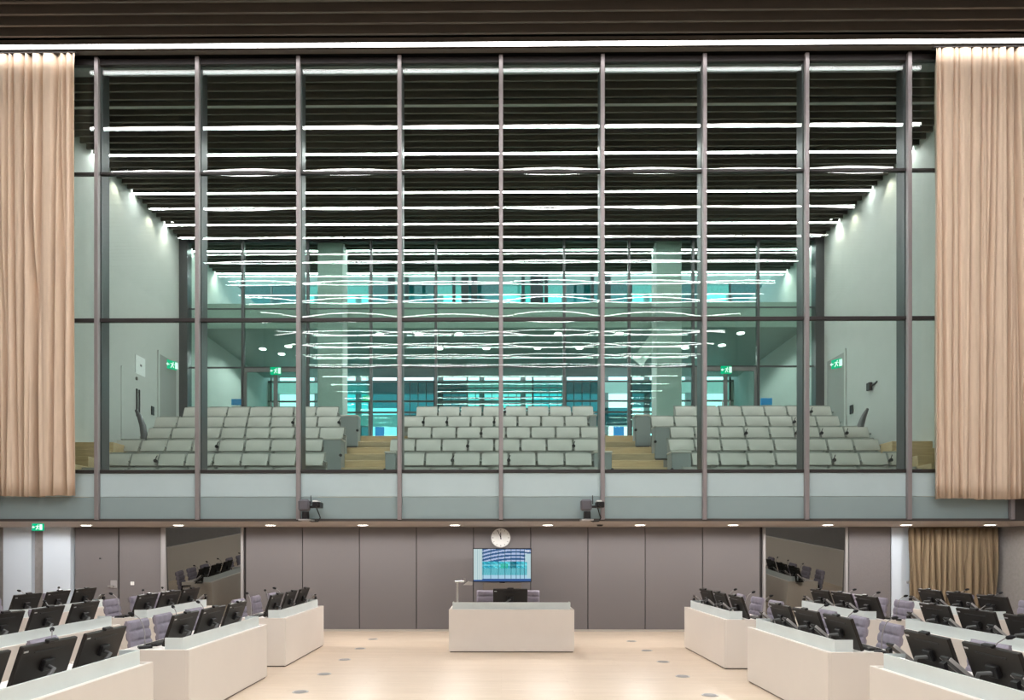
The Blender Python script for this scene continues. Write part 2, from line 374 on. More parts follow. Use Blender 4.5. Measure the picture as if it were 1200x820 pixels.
# ------------------------------------------------------------------ booth windows (tilted dark glass)
def booth(x0, x1, n, label):
    root = empty('window_%d' % n, ((x0+x1)/2, DW, 0)); tag(root, label, 'window', kind='structure')
    w2 = (x1 - x0) / 2; z0, z1 = 0.32, SOF - 0.01; t = math.tan(R(2.65))
    d0 = 0.03; 
    def P(x, z, dd): return (x, d0 - (z - (z0+z1)/2) * t + dd + 0.0, z)
    mb = MB(); mb.add([P(-w2+.03, z0, 0), P(w2-.03, z0, 0), P(w2-.03, z1, 0), P(-w2+.03, z1, 0), P(-w2+.03, z0, .012), P(w2-.03, z0, .012), P(w2-.03, z1, .012), P(-w2+.03, z1, .012)],
        [(0,1,2,3),(7,6,5,4),(0,4,5,1),(1,5,6,2),(2,6,7,3),(3,7,4,0)])
    mb.build('pane', M['booth'], root)
    for s in (-1, 1): MB().rbox(s*w2 - .03, s*w2 + .03, -0.03, 0.14, 0, SOF - 0.004, 0.005).build('frame_post', M['greyplastic'], root)
    MB().box(-w2 + .03, w2 - .03, 0.0, 0.12, 0, z0).build('apron', M['panel'], root)
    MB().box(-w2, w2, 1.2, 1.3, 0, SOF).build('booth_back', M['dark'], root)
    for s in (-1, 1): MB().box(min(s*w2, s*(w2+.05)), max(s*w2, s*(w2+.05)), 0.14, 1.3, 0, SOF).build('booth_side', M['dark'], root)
    return root
booth(-7.68, -5.90, 2, 'dark reflecting booth window between grey door wing and panel wall on the left')
booth(5.98, 7.84, 3, 'dark reflecting booth window right of the panel wall')

# ------------------------------------------------------------------ curtains
def curtain(name, x0, x1, y, z0, z1, m, nf, amp, seed, label, cat='curtain', drift=0.14, hem=0.0, parent=None):
    """cloth of rounded pleats with narrow deep creases that wander a little down the drop"""
    r = random.Random(seed); wd = x1 - x0
    cs = [0.0]
    while len(cs) < nf: cs.append(cs[-1] + r.choice((.35, .5, .8, 1.0, 1.2, 1.9, 2.4)))
    tot = cs[-1] + 1.0; cs = [(c + .4)/tot for c in cs]
    am = [amp * r.uniform(.5, 1.25) for _ in cs]; dr = [r.uniform(-drift, drift)/wd for _ in cs]; wi = [r.uniform(.007, .026)/wd for _ in cs]
    sk = [r.choice((-1, 1)) for _ in cs]
    nu, nv = int(wd / 0.010), 28
    def fn(u, v):
        h_ = 1 - v; off = 0; sh = 0
        for k_, (c, a, d, q) in enumerate(zip(cs, am, dr, wi)):
            cc = c + d * (h_ - .25) + .004/wd*math.sin(5*h_ + 40*c)
            t = (u - cc) / (q * (1.0 + .5*h_))
            if abs(t) < 3.2:
                off += a * math.exp(-t*t*.9) * (0.75 + 0.25*h_)
                off -= a * .30 * math.exp(-(t - 1.7*sk[k_])**2) * (.5 + .5*h_)
        nb = min(abs(u - c) for c in cs) * wd
        off -= min(.028, nb*.45)
        pinch = 1.0 if v < 0.975 else 1 - 0.5*(v - 0.975)/0.025
        return (x0 + u*wd, y + off*pinch, z0 + (z1 - z0)*v + hem*math.sin(u*9)*(1-v))
    o = MB().sheet(fn, nu, nv).build(name, m)
    s = o.modifiers.new('thickness', 'SOLIDIFY'); s.thickness = 0.004
    if label: tag(o, label, cat)
    return o
YC = 11.36
curtain('curtain', xw(-30, YC), xw(88, YC), YC, zw(581, YC, -7), ZC - 0.03, M['curtain'], 17, 0.13, 3, 'long beige pleated curtain hanging at the left end of the gallery glass', hem=0.01)
curtain('curtain', xw(1097, YC), xw(1232, YC), YC, zw(584.5, YC, 7), ZC - 0.03, M['curtain'], 17, 0.13, 11, 'long beige pleated curtain hanging at the right end of the gallery glass', hem=0.01)
for sgn, x0, x1 in ((-1, xw(-30, YC), xw(90, YC)), (1, xw(1094, YC), xw(1232, YC))):
    o = MB().rbox(x0, x1, YC - 0.02, YC + 0.06, ZC - 0.03, ZC + 0.0, 0.004).build('curtain_rail', M['fascia']); tag(o, 'dark curtain rail above the %s beige curtain' % ('left' if sgn < 0 else 'right'), 'curtain rail')
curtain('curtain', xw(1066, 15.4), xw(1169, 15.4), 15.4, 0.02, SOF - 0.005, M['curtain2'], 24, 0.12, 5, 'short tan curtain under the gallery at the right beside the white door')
curtain('curtain', xw(966, DW + .35), xw(986, DW + .35), DW + .35, 0.02, SOF - 0.02, M['curtain3'], 5, 0.09, 8, 'dark teal curtain strip behind the right booth window')

# ------------------------------------------------------------------ gallery shell
gl = MB().box(-GW - .3, -GW, DG + 0.05, 26, SOF + .1, ZG + .3).build('wall_gallery_side_left', M['gwall']); tag(gl, 'pale plaster side wall of the gallery on the left', 'wall', kind='structure')
gr = MB().box(GW, GW + .3, DG + 0.05, 26, SOF + .1, ZG + .3).build('wall_gallery_side_right', M['gwall']); tag(gr, 'pale plaster side wall of the gallery on the right', 'wall', kind='structure')
gc = MB().box(-GW, GW, DG + 0.05, 20.6, ZG + 0.24, ZG + 0.34).build('ceiling_gallery', M['void']); tag(gc, 'dark slatted gallery ceiling', 'ceiling', kind='structure')
MB().box(-GW, GW, DG + 0.06, DG + 0.28, ZG + 0.0, ZG + 0.10).build('bulkhead', M['dframe'], gc)
GP = 0.22
gs = MB().rbox(-GW, GW, -0.018, 0.018, 0, 0.20, 0.004).mesh('slat', M['slat'])
k = -3
while True:
    y = 12.66 + k * GP
    if y > 20.5: break
    if k % 7: obj('slat', gs, gc, (0, y, ZG))
    else:
        n = k // 7
        linear_lamp(GW - 0.02, y, ZG, M['lamp'] if n else None, ['unlit grey linear lamp across the gallery ceiling nearest the glass', 'lit linear lamp across the gallery ceiling, nearest to the glass',
            'second lit linear lamp across the gallery ceiling from the glass', 'third lit linear lamp across the gallery ceiling from the glass', 'first linear lamp beyond the gallery back glass',
            'linear lamp at the far edge of the slatted ceiling'][n], wd=0.04)
    k += 1
# tiers: row r (0..5)
RY = [12.375 + 0.825 * r for r in range(6)]
RZ = [2.56 + 0.395 * r for r in range(6)]
fg = MB().box(-GW, GW, DG + 0.06, RY[0] + 0.36, SOF + 0.12, RZ[0]).build('floor_gallery', M['tier']); tag(fg, 'stepped gallery floor carrying the seat rows', 'floor', kind='structure')
for r in range(1, 6):
    MB().box(-GW, GW, RY[r] - 0.465, RY[r] + 0.36 if r < 5 else DB + 8, SOF + .12, RZ[r]).build('tier', M['tier'], fg)
stA = MB(); 
def stairs(x0, x1, n, label, up=0.0, rows=5):
    t = empty('stairs_%d' % n, ((x0+x1)/2, RY[0], RZ[0])); tag(t, label, 'stairs', kind='structure')
    hw = (x1 - x0) / 2
    for r in range(0, rows):
        for q in (0, 1):
            z = up + 0.395 * r + 0.1975 * (q + 1); y0 = 0.825 * r + (0.36 - 0.825 + 0.4125 * (q + 1)) - 0.0
            MB().rbox(-hw, hw, y0 - 0.02, y0 + 0.46, z - 0.1975 - up if q == 0 and r == 0 else z - 0.19 - up, z, 0.006).build('step', M['wood'], t)
    return t
stairs(-3.42, -2.02, 1, 'oak steps of the left aisle between the seat blocks')
stairs(1.92, 3.42, 2, 'oak steps of the right aisle between the seat blocks')
stairs(-GW, -7.72, 3, 'oak steps along the left gallery wall', 0.66, 2)
stairs(7.72, GW, 4, 'oak steps along the right gallery wall', 0.66, 2)

# ------------------------------------------------------------------ gallery seats
SPX = 0.538
def make_seat():
    t = empty('gallery_seat')
    bk = MB()
    def back(u, v):
        a = 2*u - 1
        return (a*0.245*(1 - 0.06*max(0, v - .85)/.15*abs(a)), 0.05 + 0.10*v - 0.02*(1 - a*a), 0.40 + 0.42*v)
    bk.sheet(back, 8, 8); bk.sheet(lambda u, v: tuple(Vector(back(u, v)) + Vector((0, 0.05, 0.0))), 8, 8)
    bk.box(-0.245, 0.245, 0.14, 0.20, 0.812, 0.824)
    bk.build('backrest', M['seat_g'], t)
    st = MB()
    def pan(u, v):
        a = 2*u - 1; b = 2*v - 1
        rr = 1 - 0.05*max(0, -b - .5)*2*(abs(a) > .9)
        return (a*0.243*rr, -0.115 + 0.11*v - 0.018*(1 - a*a)*(1 - b*b), 0.535 + 0.235*v)
    st.sheet(pan, 10, 6); st.sheet(lambda u, v: tuple(Vector(pan(u, v)) + Vector((0, 0.045, 0.0))), 10, 6)
    st.box(-0.243, 0.243, -0.006, 0.040, 0.760, 0.772); st.box(-0.243, 0.243, -0.114, -0.07, 0.532, 0.542)
    for s in (-1, 1): st.prism([(-0.115, 0.535), (-0.07, 0.535), (0.04, 0.77), (-0.005, 0.77)], 0, s*0.243 - 0.002, s*0.243 + 0.002)
    st.build('folded_seat', M['seat_w'], t)
    ar = MB().rbox(0.2505, 0.2875, -0.10, 0.16, 0.60, 0.63, 0.008).rbox(0.2555, 0.2825, 0.04, 0.12, 0.0, 0.60, 0.006)
    ar.build('armrest', M['seat_leg'], t)
    MB().rbox(-0.20, 0.20, 0.02, 0.07, 0.34, 0.42, 0.01).build('seat_beam', M['seat_leg'], t)
    return t
seat0 = make_seat(); used = [False]
BL = {'left': [(381,8,-1),(381,8,-1),(379.5,8,-1),(404,8,-1),(400,8,-1),(397,7,-1)],
      'centre': [(706,7,-1),(694,7,-1),(702,8,-1),(709,8,-1),(689,8,-1),(696,8,-1)],
      'right': [(782,8,1),(809,8,1),(782.5,8,1),(784,8,1),(762,8,1),(790,7,1)]}
ROWN = ['lowest', 'second', 'third', 'fourth', 'fifth', 'top']
ends = {}
for b, rows in BL.items():
    for r, (px, n, d) in enumerate(rows):
        Y = RY[r]
        if r == 0: xr = {'left': -3.62, 'centre': 1.95, 'right': 3.30}[b]
        else: xr = xw(px, Y)
        xs = [xr + d * SPX * (i + .5) for i in range(n)]
        ends[(b, r)] = (min(xs) - SPX/2, max(xs) + SPX/2)
        for i, x in enumerate(xs):
            if used[0]: t = copy_tree(seat0)
            else: t = seat0; used[0] = True
            t.location = (x, Y, RZ[r])
            side = {'left': 'from the left aisle', 'centre': 'from the right aisle', 'right': 'from the right aisle'}[b]
            tag(t, 'white folded gallery seat, %s %s, %s row of the %s block' % (ORD[i], side, ROWN[r], b), 'seat', 'folded seats in the public gallery')
def console(x0, x1, Y, z0, z1, label):
    t = empty('row_console', ((x0+x1)/2, Y, z0)); tag(t, label, 'row console', 'row end consoles'); hw = (x1-x0)/2; hh = z1 - z0
    MB().rbox(-hw, hw, -0.12, 0.22, 0.08, hh - 0.04, 0.008).build('body', M['console'], t)
    MB().rbox(-hw + .02, hw - .02, -0.09, 0.20, 0.0, 0.08, 0.004).build('plinth', M['plinth'], t)
    MB().rbox(-hw - .01, hw + .01, -0.13, 0.23, hh - .04, hh, 0.008).build('top', M['seat_w'], t)
    MB().cyl((hw if x0 < -2.6 or 0 < x0 < 1.9 else -hw, -0.13, hh*.55), (hw if x0 < -2.6 or 0 < x0 < 1.9 else -hw, -0.16, hh*.55), 0.03, n=12).build('socket', M['black'], t)
    return t
for b, r, s, wd, lb in (('left', 2, 1, .36, 'grey console ending the third seat row on the left aisle'), ('left', 4, 1, .38, 'tall grey console at fifth row end beside the left aisle'),
                     ('right', 1, -1, .37, 'grey console ending the second row of the right block'), ('right', 3, -1, .31, 'grey console ending the fourth row of the right block'),
                     ('right', 4, -1, .34, 'grey console at fifth row end beside the right aisle'), ('centre', 1, -1, .2, 'narrow pale console left of the centre block, second row'),
                     ('centre', 1, 1, .34, 'pale console right of the centre block, second row'), ('centre', 4, 1, .16, 'narrow console right of the centre block, fifth row')):
    e = ends[(b, r)]; Y = RY[r]
    if s > 0: console(e[1] + .02, e[1] + .02 + wd, Y, RZ[r], RZ[r] + .80, lb)
    else: console(e[0] - .02 - wd, e[0] - .02, Y, RZ[r], RZ[r] + .80, lb)
# headset receivers hanging on seats (small dark shapes)
HS = [('left',4,2),('left',4,0),('left',2,4),('left',1,6),('centre',4,7),('centre',4,6),('centre',4,4),('centre',2,5),('centre',1,5),('centre',3,5),('centre',5,4),('centre',1,0+4-1),('centre',2,1),
      ('right',3,3),('right',3,5),('right',4,6),('right',3,6),('right',3,7),('right',1,5),('right',1,7),('right',5,6)]
for i, (b, r, n) in enumerate(HS):
    e = ends[(b, r)]
    x = (e[1] - SPX * n) if b != 'right' else (e[0] + SPX * n)
    x = min(max(x, e[0] + .02), e[1] - .02)
    t = empty('headset', (x, RY[r] - 0.145, RZ[r] + 0.62)); tag(t, 'small black headset on the %s row, %s block, %s seat %s' % (ROWN[r], b, ORD[n] if n < 12 else 'last', 'from its right end' if b != 'right' else 'from its left end'), 'headset', 'black headsets on gallery seats')
    MB().cyl((0, -0.02, 0), (0, 0.03, 0), 0.035, 0.03, n=12).build('ear_cup', M['black'], t)
    MB().tube([(0, 0.0, 0.03), (0.015, 0, 0.07), (0.03, 0.01, 0.10)], 0.008, 6).build('headband', M['black'], t)
# curved backrests standing at the outer walls
for sgn, px, lb in ((-1, 170, 'dark curved seat wing standing by the left gallery wall'), (1, 1006, 'dark curved seat wing standing by the right gallery wall')):
    Y = RY[3] + .15; X = xw(px, Y); z0 = RZ[3]
    pts = [(0.0, 0.30), (0.02, 0.62), (0.05, 0.85), (0.12, 1.05), (0.20, 1.20)]
    mb = MB()
    mb.tube([(-sgn*(-p), 0.0, z) for p, z in pts], [.07, .075, .07, .055, .03], 10)
    mb.cyl((0, 0, 0), (0, 0, .32), .04, n=12)
    o = mb.build('seat_wing', M['fin'], None, (X, Y, z0)); tag(o, lb, 'seat wing')

# ------------------------------------------------------------------ gallery side wall details
def exit_sign(loc, rz, label, wd=0.34, ht=0.19, rod=0.0):
    t = empty('exit_sign', loc, rz); tag(t, label, 'exit sign', 'green exit signs')
    MB().rbox(-wd/2, wd/2, -0.02, 0.02, -ht/2, ht/2, 0.004).build('box', M['green'], t)
    mb = MB(); s = ht
    Y0, Y1 = -0.0235, -0.0205
    def poly(p): mb.prism([(a*s, c*s) for a, c in p], 1, Y0, Y1)
    poly([(.35,-.38),(.70,-.38),(.70,.38),(.35,.38)])                       # doorway
    poly([(-.05,-.02),(.10,-.02),(.14,.20),(-.02,.20)])                     # torso
    poly([(.08,.24),(.18,.24),(.18,.36),(.08,.36)])                         # head
    poly([(-.05,-.02),(.05,-.02),(-.10,-.36),(-.20,-.36)])                  # leg
    poly([(.02,-.02),(.10,-.02),(.24,-.30),(.16,-.34)])                     # leg
    poly([(-.20,.06),(-.02,.13),(-.02,.20),(-.24,.12)])                     # arm
    poly([(.12,.12),(.28,.02),(.30,.08),(.14,.20)])
    poly([(-.72,.0),(-.52,.2),(-.52,.07),(-.34,.07),(-.34,-.07),(-.52,-.07),(-.52,-.2)])   # arrow
    mb.build('pictogram', M['signwhite'], t)
    if rod: MB().cyl((0, 0, ht/2), (0, 0, rod), .012, n=8).build('rod', M['fin'], t)
    return t
exit_sign((xw(44.5, 12.2), 12.2, zw(617.5, 12.2, -8)), 0, 'green exit sign hanging from the soffit below the left curtain', .20, .13)
exit_sign((xw(323, DB - .05), DB - .05, zw(434.5, DB)), 0, 'green exit sign over the left glass doors at the gallery back', .28, .2)
exit_sign((xw(851, DB - .05), DB - .05, zw(434.5, DB)), 0, 'green exit sign over the right glass doors at the gallery back', .28, .2)
exit_sign((xw(430, 24.5), 24.5, zw(466, 24.5)), 0, 'small green exit sign deep in the foyer behind the left aisle', .30, .2, ZM_ - zw(466, 24.5))
exit_sign((-GW + .085, 17.45, zw(426, 17.4)), R(55), 'green exit sign above the side door in the left gallery wall', .26, .22)
exit_sign((GW - .085, 17.2, zw(427, 17.2)), R(-55), 'green exit sign above the side door in the right gallery wall', .26, .22)
for sgn, n, lb in ((-1, 3, 'recessed side door in the left gallery wall'), (1, 4, 'recessed side door in the right gallery wall')):
    o = MB().rbox(*sorted((sgn*(GW - .012), sgn*(GW + .05))), 16.95, 17.85, RZ[5] - .3, 6.75, 0.003).build('door_%d' % n, M['gdark']); tag(o, 'grey ' + lb, 'door', kind='structure')
    MB().rbox(*sorted((sgn*(GW - .03), sgn*(GW - .012))), 16.55, 16.68, 5.15, 5.36, 0.004).build('keypad', M['black'], o)
    MB().rbox(*sorted((sgn*(GW - .03), sgn*(GW + .0))), 16.88, 16.95, RZ[5] - .3, 6.82, 0.003).build('jamb', M['gwall'], o)
    p = MB().box(*sorted((sgn*(GW - .22), sgn*GW)), DB - .12, DB + .14, RZ[5], ZG).build('pillar', M['fin']); p['kind'] = 'structure'; tag(p, 'dark pillar ending the %s gallery wall at the back glass' % ('left' if sgn < 0 else 'right'), 'pillar')
    # wall washers
    for j, y in enumerate((15.0, 15.75, 16.5, 17.2, 19.2, 20.2)):
        t = empty('wall_washer', (sgn*(GW - .22), y, ZG + .03)); tag(t, '%s small spotlight washing the %s gallery wall' % (ORD[j], 'left' if sgn < 0 else 'right'), 'spotlight', 'gallery wall washers')
        MB().cyl((0,0,0), (0,0,.12), .045, n=14, caps=False).build('can', M['void'], t); MB().cyl((0,0,.02), (0,0,.03), .03, n=14).build('lens', M['downlight'], t)
        ld = bpy.data.lights.new('washer_lamp', 'SPOT'); ld.energy = 26; ld.spot_size = R(80); ld.spot_blend = .8; ld.shadow_soft_size = .03; ld.color = (1, .9, .72)
        lo = bpy.data.objects.new('lamp', ld); C.objects.link(lo); lo.parent = t; lo.location = (0, 0, -.01); lo.rotation_euler = (0, R(-14 * sgn), 0)
# left wall: flush cupboard door with black bars, notice
o = MB().rbox(-GW, -GW + .012, 15.25, 16.2, 4.2, 6.0, 0.003).build('door_5', M['gwall']); tag(o, 'flush white wall door with two black bars in the left gallery wall', 'door', kind='structure')
for y in (15.86, 15.97): MB().rbox(-GW + .012, -GW + .04, y, y + .035, 4.98, 5.62, 0.004).build('bar', M['black'], o)
MB().cyl((-GW + .012, 15.88, 5.86), (-GW + .03, 15.88, 5.86), .04, n=14).build('knob', M['plinth'], o)
o = MB().rbox(-GW + .001, -GW + .015, 15.85, 16.28, 5.98, 6.42, 0.003).build('notice', M['white']); tag(o, 'white notice sheet above the flush door on the left gallery wall', 'notice')
MB().box(-GW + .015, -GW + .016, 16.04, 16.12, 6.19, 6.24).build('print', M['fin'], o)
o = MB().rbox(GW - .08, GW, 15.70, 15.84, 5.52, 5.70, 0.01).build('wall_speaker', M['black']); tag(o, 'small black box with bracket on the right gallery wall', 'wall box')
MB().tube([(GW - .02, 15.69, 5.62), (GW - .02, 15.5, 5.66)], .02, 8).build('bracket', M['fin'], o)

# ------------------------------------------------------------------ back glass of the gallery
bw = empty('window_4', (0, DB, 0)); tag(bw, 'tall glass wall at the back of the gallery', 'window', kind='structure')
BX = [xw(p, DB) for p in (210, 285, 361, 435, 511, 586, 661, 737, 812, 888, 963)]
Z1 = zw(430, DB); Z2 = zw(361, DB)
bm_ = MB().rbox(-.035, .035, -.06, .06, RZ[5], ZG, .005).mesh('mullion', M['fin'])
for x in BX[1:-1]: obj('mullion', bm_, bw, (x, 0, 0))
for z, hh in ((Z1, .02), (Z2, .014), (ZG - .03, .03)): MB().box(BX[0], BX[-1], -.02, .02, z - hh, z + hh).build('transom', M['fin'], bw)
for i in range(10):
    a, b = BX[i], BX[i+1]; x = (a + b) / 2; wd = b - a - .07
    for z0, z1 in ((RZ[5], Z1 - .02), (Z1 + .02, Z2 - .014), (Z2 + .014, ZG - .06)):
        if z0 == RZ[5] and i in (1, 8): continue
        if z0 == RZ[5] and i in (3, 6): continue    # open passages at the top of the aisles
        MB().box(-wd/2, wd/2, 0, .016, z0, z1).build('pane', M['pane2'], bw, (x, 0, 0))
for i, n, lb in ((1, 6, 'left'), (8, 7, 'right')):
    a, b = BX[i] + .04, BX[i+1] - .04; x = (a + b)/2; t = empty('door_%d' % n, (x, DB, RZ[5])); tag(t, 'double glazed foyer doors in grey frames on the %s of the gallery back' % lb, 'door', kind='structure')
    hw = (b - a)/2; H = Z1 - RZ[5] - .02
    MB().box(-hw, hw, -.03, .03, H - .10, H).build('lintel', M['dframe'], t)
    for s in (-1, 0, 1): MB().rbox(s*hw - .06 if s else -.05, s*hw + .06 if s else .05, -.03, .03, 0, H - .1, .004).build('stile', M['dframe'], t)
    for s in (-1, 1):
        c = s*hw/2
        MB().box(c - hw/2 + .06, c + hw/2 - .06, -.006, .006, .02, H - .1).build('pane', M['clear'], t)
        MB().tube([(s*.10, -.07, .85), (s*.10, -.07, 1.25)], .014, 8).build('pull_handle', M['silver'], t)

# ------------------------------------------------------------------ foyer and atrium beyond
ZM = ZM_
mz = MB().box(-GW, GW, 19.0, 24.6, ZM, ZM + .62).build('ceiling_foyer', M['soffit2']); tag(mz, 'foyer soffit and gallery bridge beyond the back glass', 'ceiling', kind='structure')
MB().box(-GW, GW, 18.97, 19.0, ZM - .03, ZM + .66).build('edge_panel', M['foyer'], mz)
for i, (px, py) in enumerate(sorted(((338,405),(308,408),(445,391),(491,391),(515,408),(570,408),(538,391),(630,408),(654,391),(679,408),(726,391),(803,408),(846,405),(868,391),(330,414)))):
    Y = (ZM - EYE) * F / (HY - py)
    if Y < 19.1 or Y > 24.4: continue
    t = MB().cyl((0,0,-.012), (0,0,0), .10, n=18).build('foyer_downlight', M['downlight'], None, (xw(px, Y), Y, ZM)); ld = bpy.data.lights.new('foyer_lamp', 'SPOT'); ld.energy = 130; ld.spot_size = R(150); ld.shadow_soft_size = .1; lo = bpy.data.objects.new('lamp', ld); C.objects.link(lo); lo.parent = t; lo.location = (0, 0, -.02); tag(t, '%s small bright downlight in the foyer soffit counted from the left' % ORD[i], 'downlight', 'foyer downlights')
FY = 25.0
fac = MB().box(-12, 12, FY, FY + .2, zw(333, FY), 14).build('wall_atrium', M['foyer']); tag(fac, 'pale atrium wall above the teal glazing', 'wall', kind='structure')
at = empty('window_5', (0, FY, 0)); tag(at, 'teal tinted atrium glazing beyond the foyer', 'window', kind='structure')
rp = random.Random(4)
xs = [-9.6 + 1.2*i for i in range(17)]
ZH = zw(333, FY); ZB = RZ[5] + 1.3
louvre = MB().rbox(.03, 1.17, -.14, -.05, -.018, .018, .004).mesh('louvre', M['dframe'])
for i in range(16):
    x0, x1 = xs[i], xs[i+1]; midz = ZM + .62 + (ZH - ZM - .62)*.62
    MB().box(x0 + .03, x1 - .03, .02, .035, ZM + .6, midz).build('pane', M[rp.choice(('teal', 'teal', 'teal2', 'teal3'))], at)
    MB().box(x0 + .03, x1 - .03, .02, .035, midz, ZH).build('pane', M[rp.choice(('teal2', 'teal3'))], at)
    MB().rbox(x0 - .03, x0 + .03, -.03, .06, RZ[5], ZH, .005).build('mullion', M['dframe'] if i % 3 else M['transom'], at)
    if i not in (0, 15):
        zz = [ZB, ZB + .55, ZB + 1.2, ZM]
        for a_, b_ in zip(zz, zz[1:]):
            MB().box(x0 + .03, x1 - .03, .02, .035, a_, b_).build('pane', M['clear' if i in (1, 2, 11, 12, 13, 14) and rp.random() < .75 else rp.choice(('teal', 'teal2', 'teal3', 'teal3'))], at)
        if i in (5, 6, 7, 8, 9, 10):
            for q in range(3): MB().box(x0 + .3*(q + 1) - .012, x0 + .3*(q + 1) + .012, -.02, .02, ZB, ZM).build('bar', M['transom'], at)
        if i in (6, 7, 8, 9):
            for q in range(11): obj('louvre', louvre, at, (x0, 0, ZB + .06 + .185*q + rp.uniform(-.03, .03)))
    else:
        MB().box(x0 + .03, x1 - .03, .0, .1, RZ[5], ZM).build('infill_panel', M['foyer'], at)
    MB().box(x0 + .03, x1 - .03, .0, .05, RZ[5], ZB).build('lower_panel', M['dframe'] if i not in (4, 11) else M['teal2'], at)
for z in (zw(447, FY), zw(470, FY), zw(483, FY)): MB().box(-9.6, 9.6, -.03, .03, z - .03, z + .03).build('rail', M['dframe'], at)
# wing of the building across the court outside
bl = empty('building', (0, 33, 0)); tag(bl, 'pale office wing seen through the teal atrium glazing', 'building')
for q in range(9):
    z = 3.0 + 1.6*q
    MB().box(-13, 13, 0, .3, z, z + .55).build('floor_band', M['foyer'], bl)
for q in range(14): MB().box(-13 + 2*q, -12.75 + 2*q, .05, .3, -1, 17).build('pier', M['dframe'], bl)
for px, lb in ((390, 'left'), (781, 'right')):
    Y = 18.62; o = MB().rbox(-.34, .34, -.3, .3, RZ[5], ZG + .2, .02).build('column', M['column'], None, (xw(px, Y), Y, 0)); tag(o, 'square pale concrete column behind the back glass on the %s' % lb, 'column', 'concrete foyer columns'); o['kind'] = 'structure'
for px, wd in ((459, .22), (532, .10), (545, .24), (556, .2), (613, .10), (629, .42), (640, .12), (694, .1), (711, .24), (477, .12)):
    Y = 22.5; o = MB().rbox(-wd/2, wd/2, -.1, .1, ZM + .62, 12.6, .01).build('post', M['transom'], mz, (xw(px, Y), Y, 0))
for px, py0, py1, Y, wd, lb in ((445, 500, 513, 23.8, .32, 'blue banner glimpsed beyond the left aisle'), (725, 500, 514, 23.8, .36, 'bright blue banner glimpsed beyond the right aisle'),
                               (278, 467, 474, 20.5, .34, 'small blue board behind the left end of the back glass'), (898, 467, 475, 20.5, .34, 'small blue board behind the right end of the back glass')):
    o = MB().rbox(-wd/2, wd/2, -.02, .02, zw(py1, Y), zw(py0, Y), .004).build('banner', M['blue'], None, (xw(px, Y), Y, 0)); tag(o, lb, 'banner')
    MB().cyl((0, .03, RZ[5]), (0, .03, zw(py0, Y)), .015, n=8).build('pole', M['silver'], o); MB().cyl((0, .03, RZ[5]), (0, .03, RZ[5] + .02), .14, n=20).build('base', M['silver'], o)
# hanging folded paper sculpture
Y = 18.55
pts = [(765.5, 388), (765.5, 410), (752.5, 430), (743, 418)]
mb = MB(); P3 = [Vector((xw(a, Y), Y + (0.18 if i in (1, 3) else 0), zw(b, Y))) for i, (a, b) in enumerate(pts)]
vs = P3 + [p + Vector((0, .05, 0)) for p in P3]
mb.add(vs, [(0,1,3), (1,2,3), (4,7,5), (5,7,6), (0,4,5,1), (1,5,6,2), (2,6,7,3), (3,7,4,0)])
o = mb.build('hanging_sculpture', M['white']); tag(o, 'white folded kite shape hanging in the foyer right of centre', 'sculpture')
MB().cyl((P3[0].x, Y, P3[0].z), (P3[0].x, Y, ZG), .006, n=6).build('cord', M['silver'], o)
fgl = MB().box(-11, 11, 24.0, 27, RZ[5] - .3, RZ[5] - .002).build('floor_foyer', M['tier']); tag(fgl, 'foyer floor beyond the gallery', 'floor', kind='structure')

# ------------------------------------------------------------------ desks
def make_desk(L, name='counsel_desk', depth=0.8):
    """front face at x=0 looking to +x, length along y"""
    t = empty(name); hl = L/2; H = 0.78
    MB().rbox(-0.035, 0, -hl, hl, 0.02, H, .003).build('front_panel', M['cream'], t)
    for s in (-1, 1): MB().rbox(-depth, -0.035, *sorted((s*(hl - .035), s*hl)), 0.02, H, .003).build('end_panel', M['cream'], t)
    MB().rbox(-depth, -.035, -hl + .035, hl - .035, H - .055, H - .015, .003).build('worktop', M['creamtop'], t)
    MB().box(-depth + .05, -.02, -hl + .02, hl - .02, 0, .02).build('plinth', M['plinth'], t)
    MB().rbox(-.115, -.10, -hl + .06, hl - .06, H - .02, H + .125, .002).build('glass_screen', M['screen_glass'], t)
    for s in (-1, 1): MB().rbox(-.30, -.115, *sorted((s*(hl - .06), s*(hl - .075))), H - .02, H + .125, .002).build('glass_return', M['screen_glass'], t)
    return t
def make_monitor():
    """back of the screen faces +x; stands on z=0"""
    t = empty('monitor'); T = Matrix.Translation((-.05, 0, 0.018)) @ Matrix.Rotation(R(19), 4, 'Y')
    p = MB().rbox(-.018, .018, -.325, .325, 0, .37, .006, T).build('housing', M['dkbrown'], t)
    MB().box(-.0205, -.0175, -.31, .31, .018, .352, T).build('screen', M['black'], p)
    MB().rbox(.0185, .022, -.305, -.255, .318, .332, .001, T).build('logo', M['sticker'], p)
    MB().rbox(.018, .024, -.18, .18, .30, .312, .002, T).build('vent', M['black'], p)
    MB().rbox(-.012, .03, -.06, .06, .37, .395, .005, T).build('camera_bar', M['black'], t)
    b = MB().rbox(.018, .055, -.06, .06, .13, .23, .006, T).build('mount_plate', M['black'], t)
    MB().tube([T @ Vector((.05, 0, .17)), (0.13, -.04, .15), (0.11, -.11, .07), (0.07, -.16, .02)], .017, 8).build('arm', M['armgrey'], t)
    MB().rbox(-.03, .12, -.22, -.10, 0, .02, .005).build('foot', M['armgrey'], t)
    return t
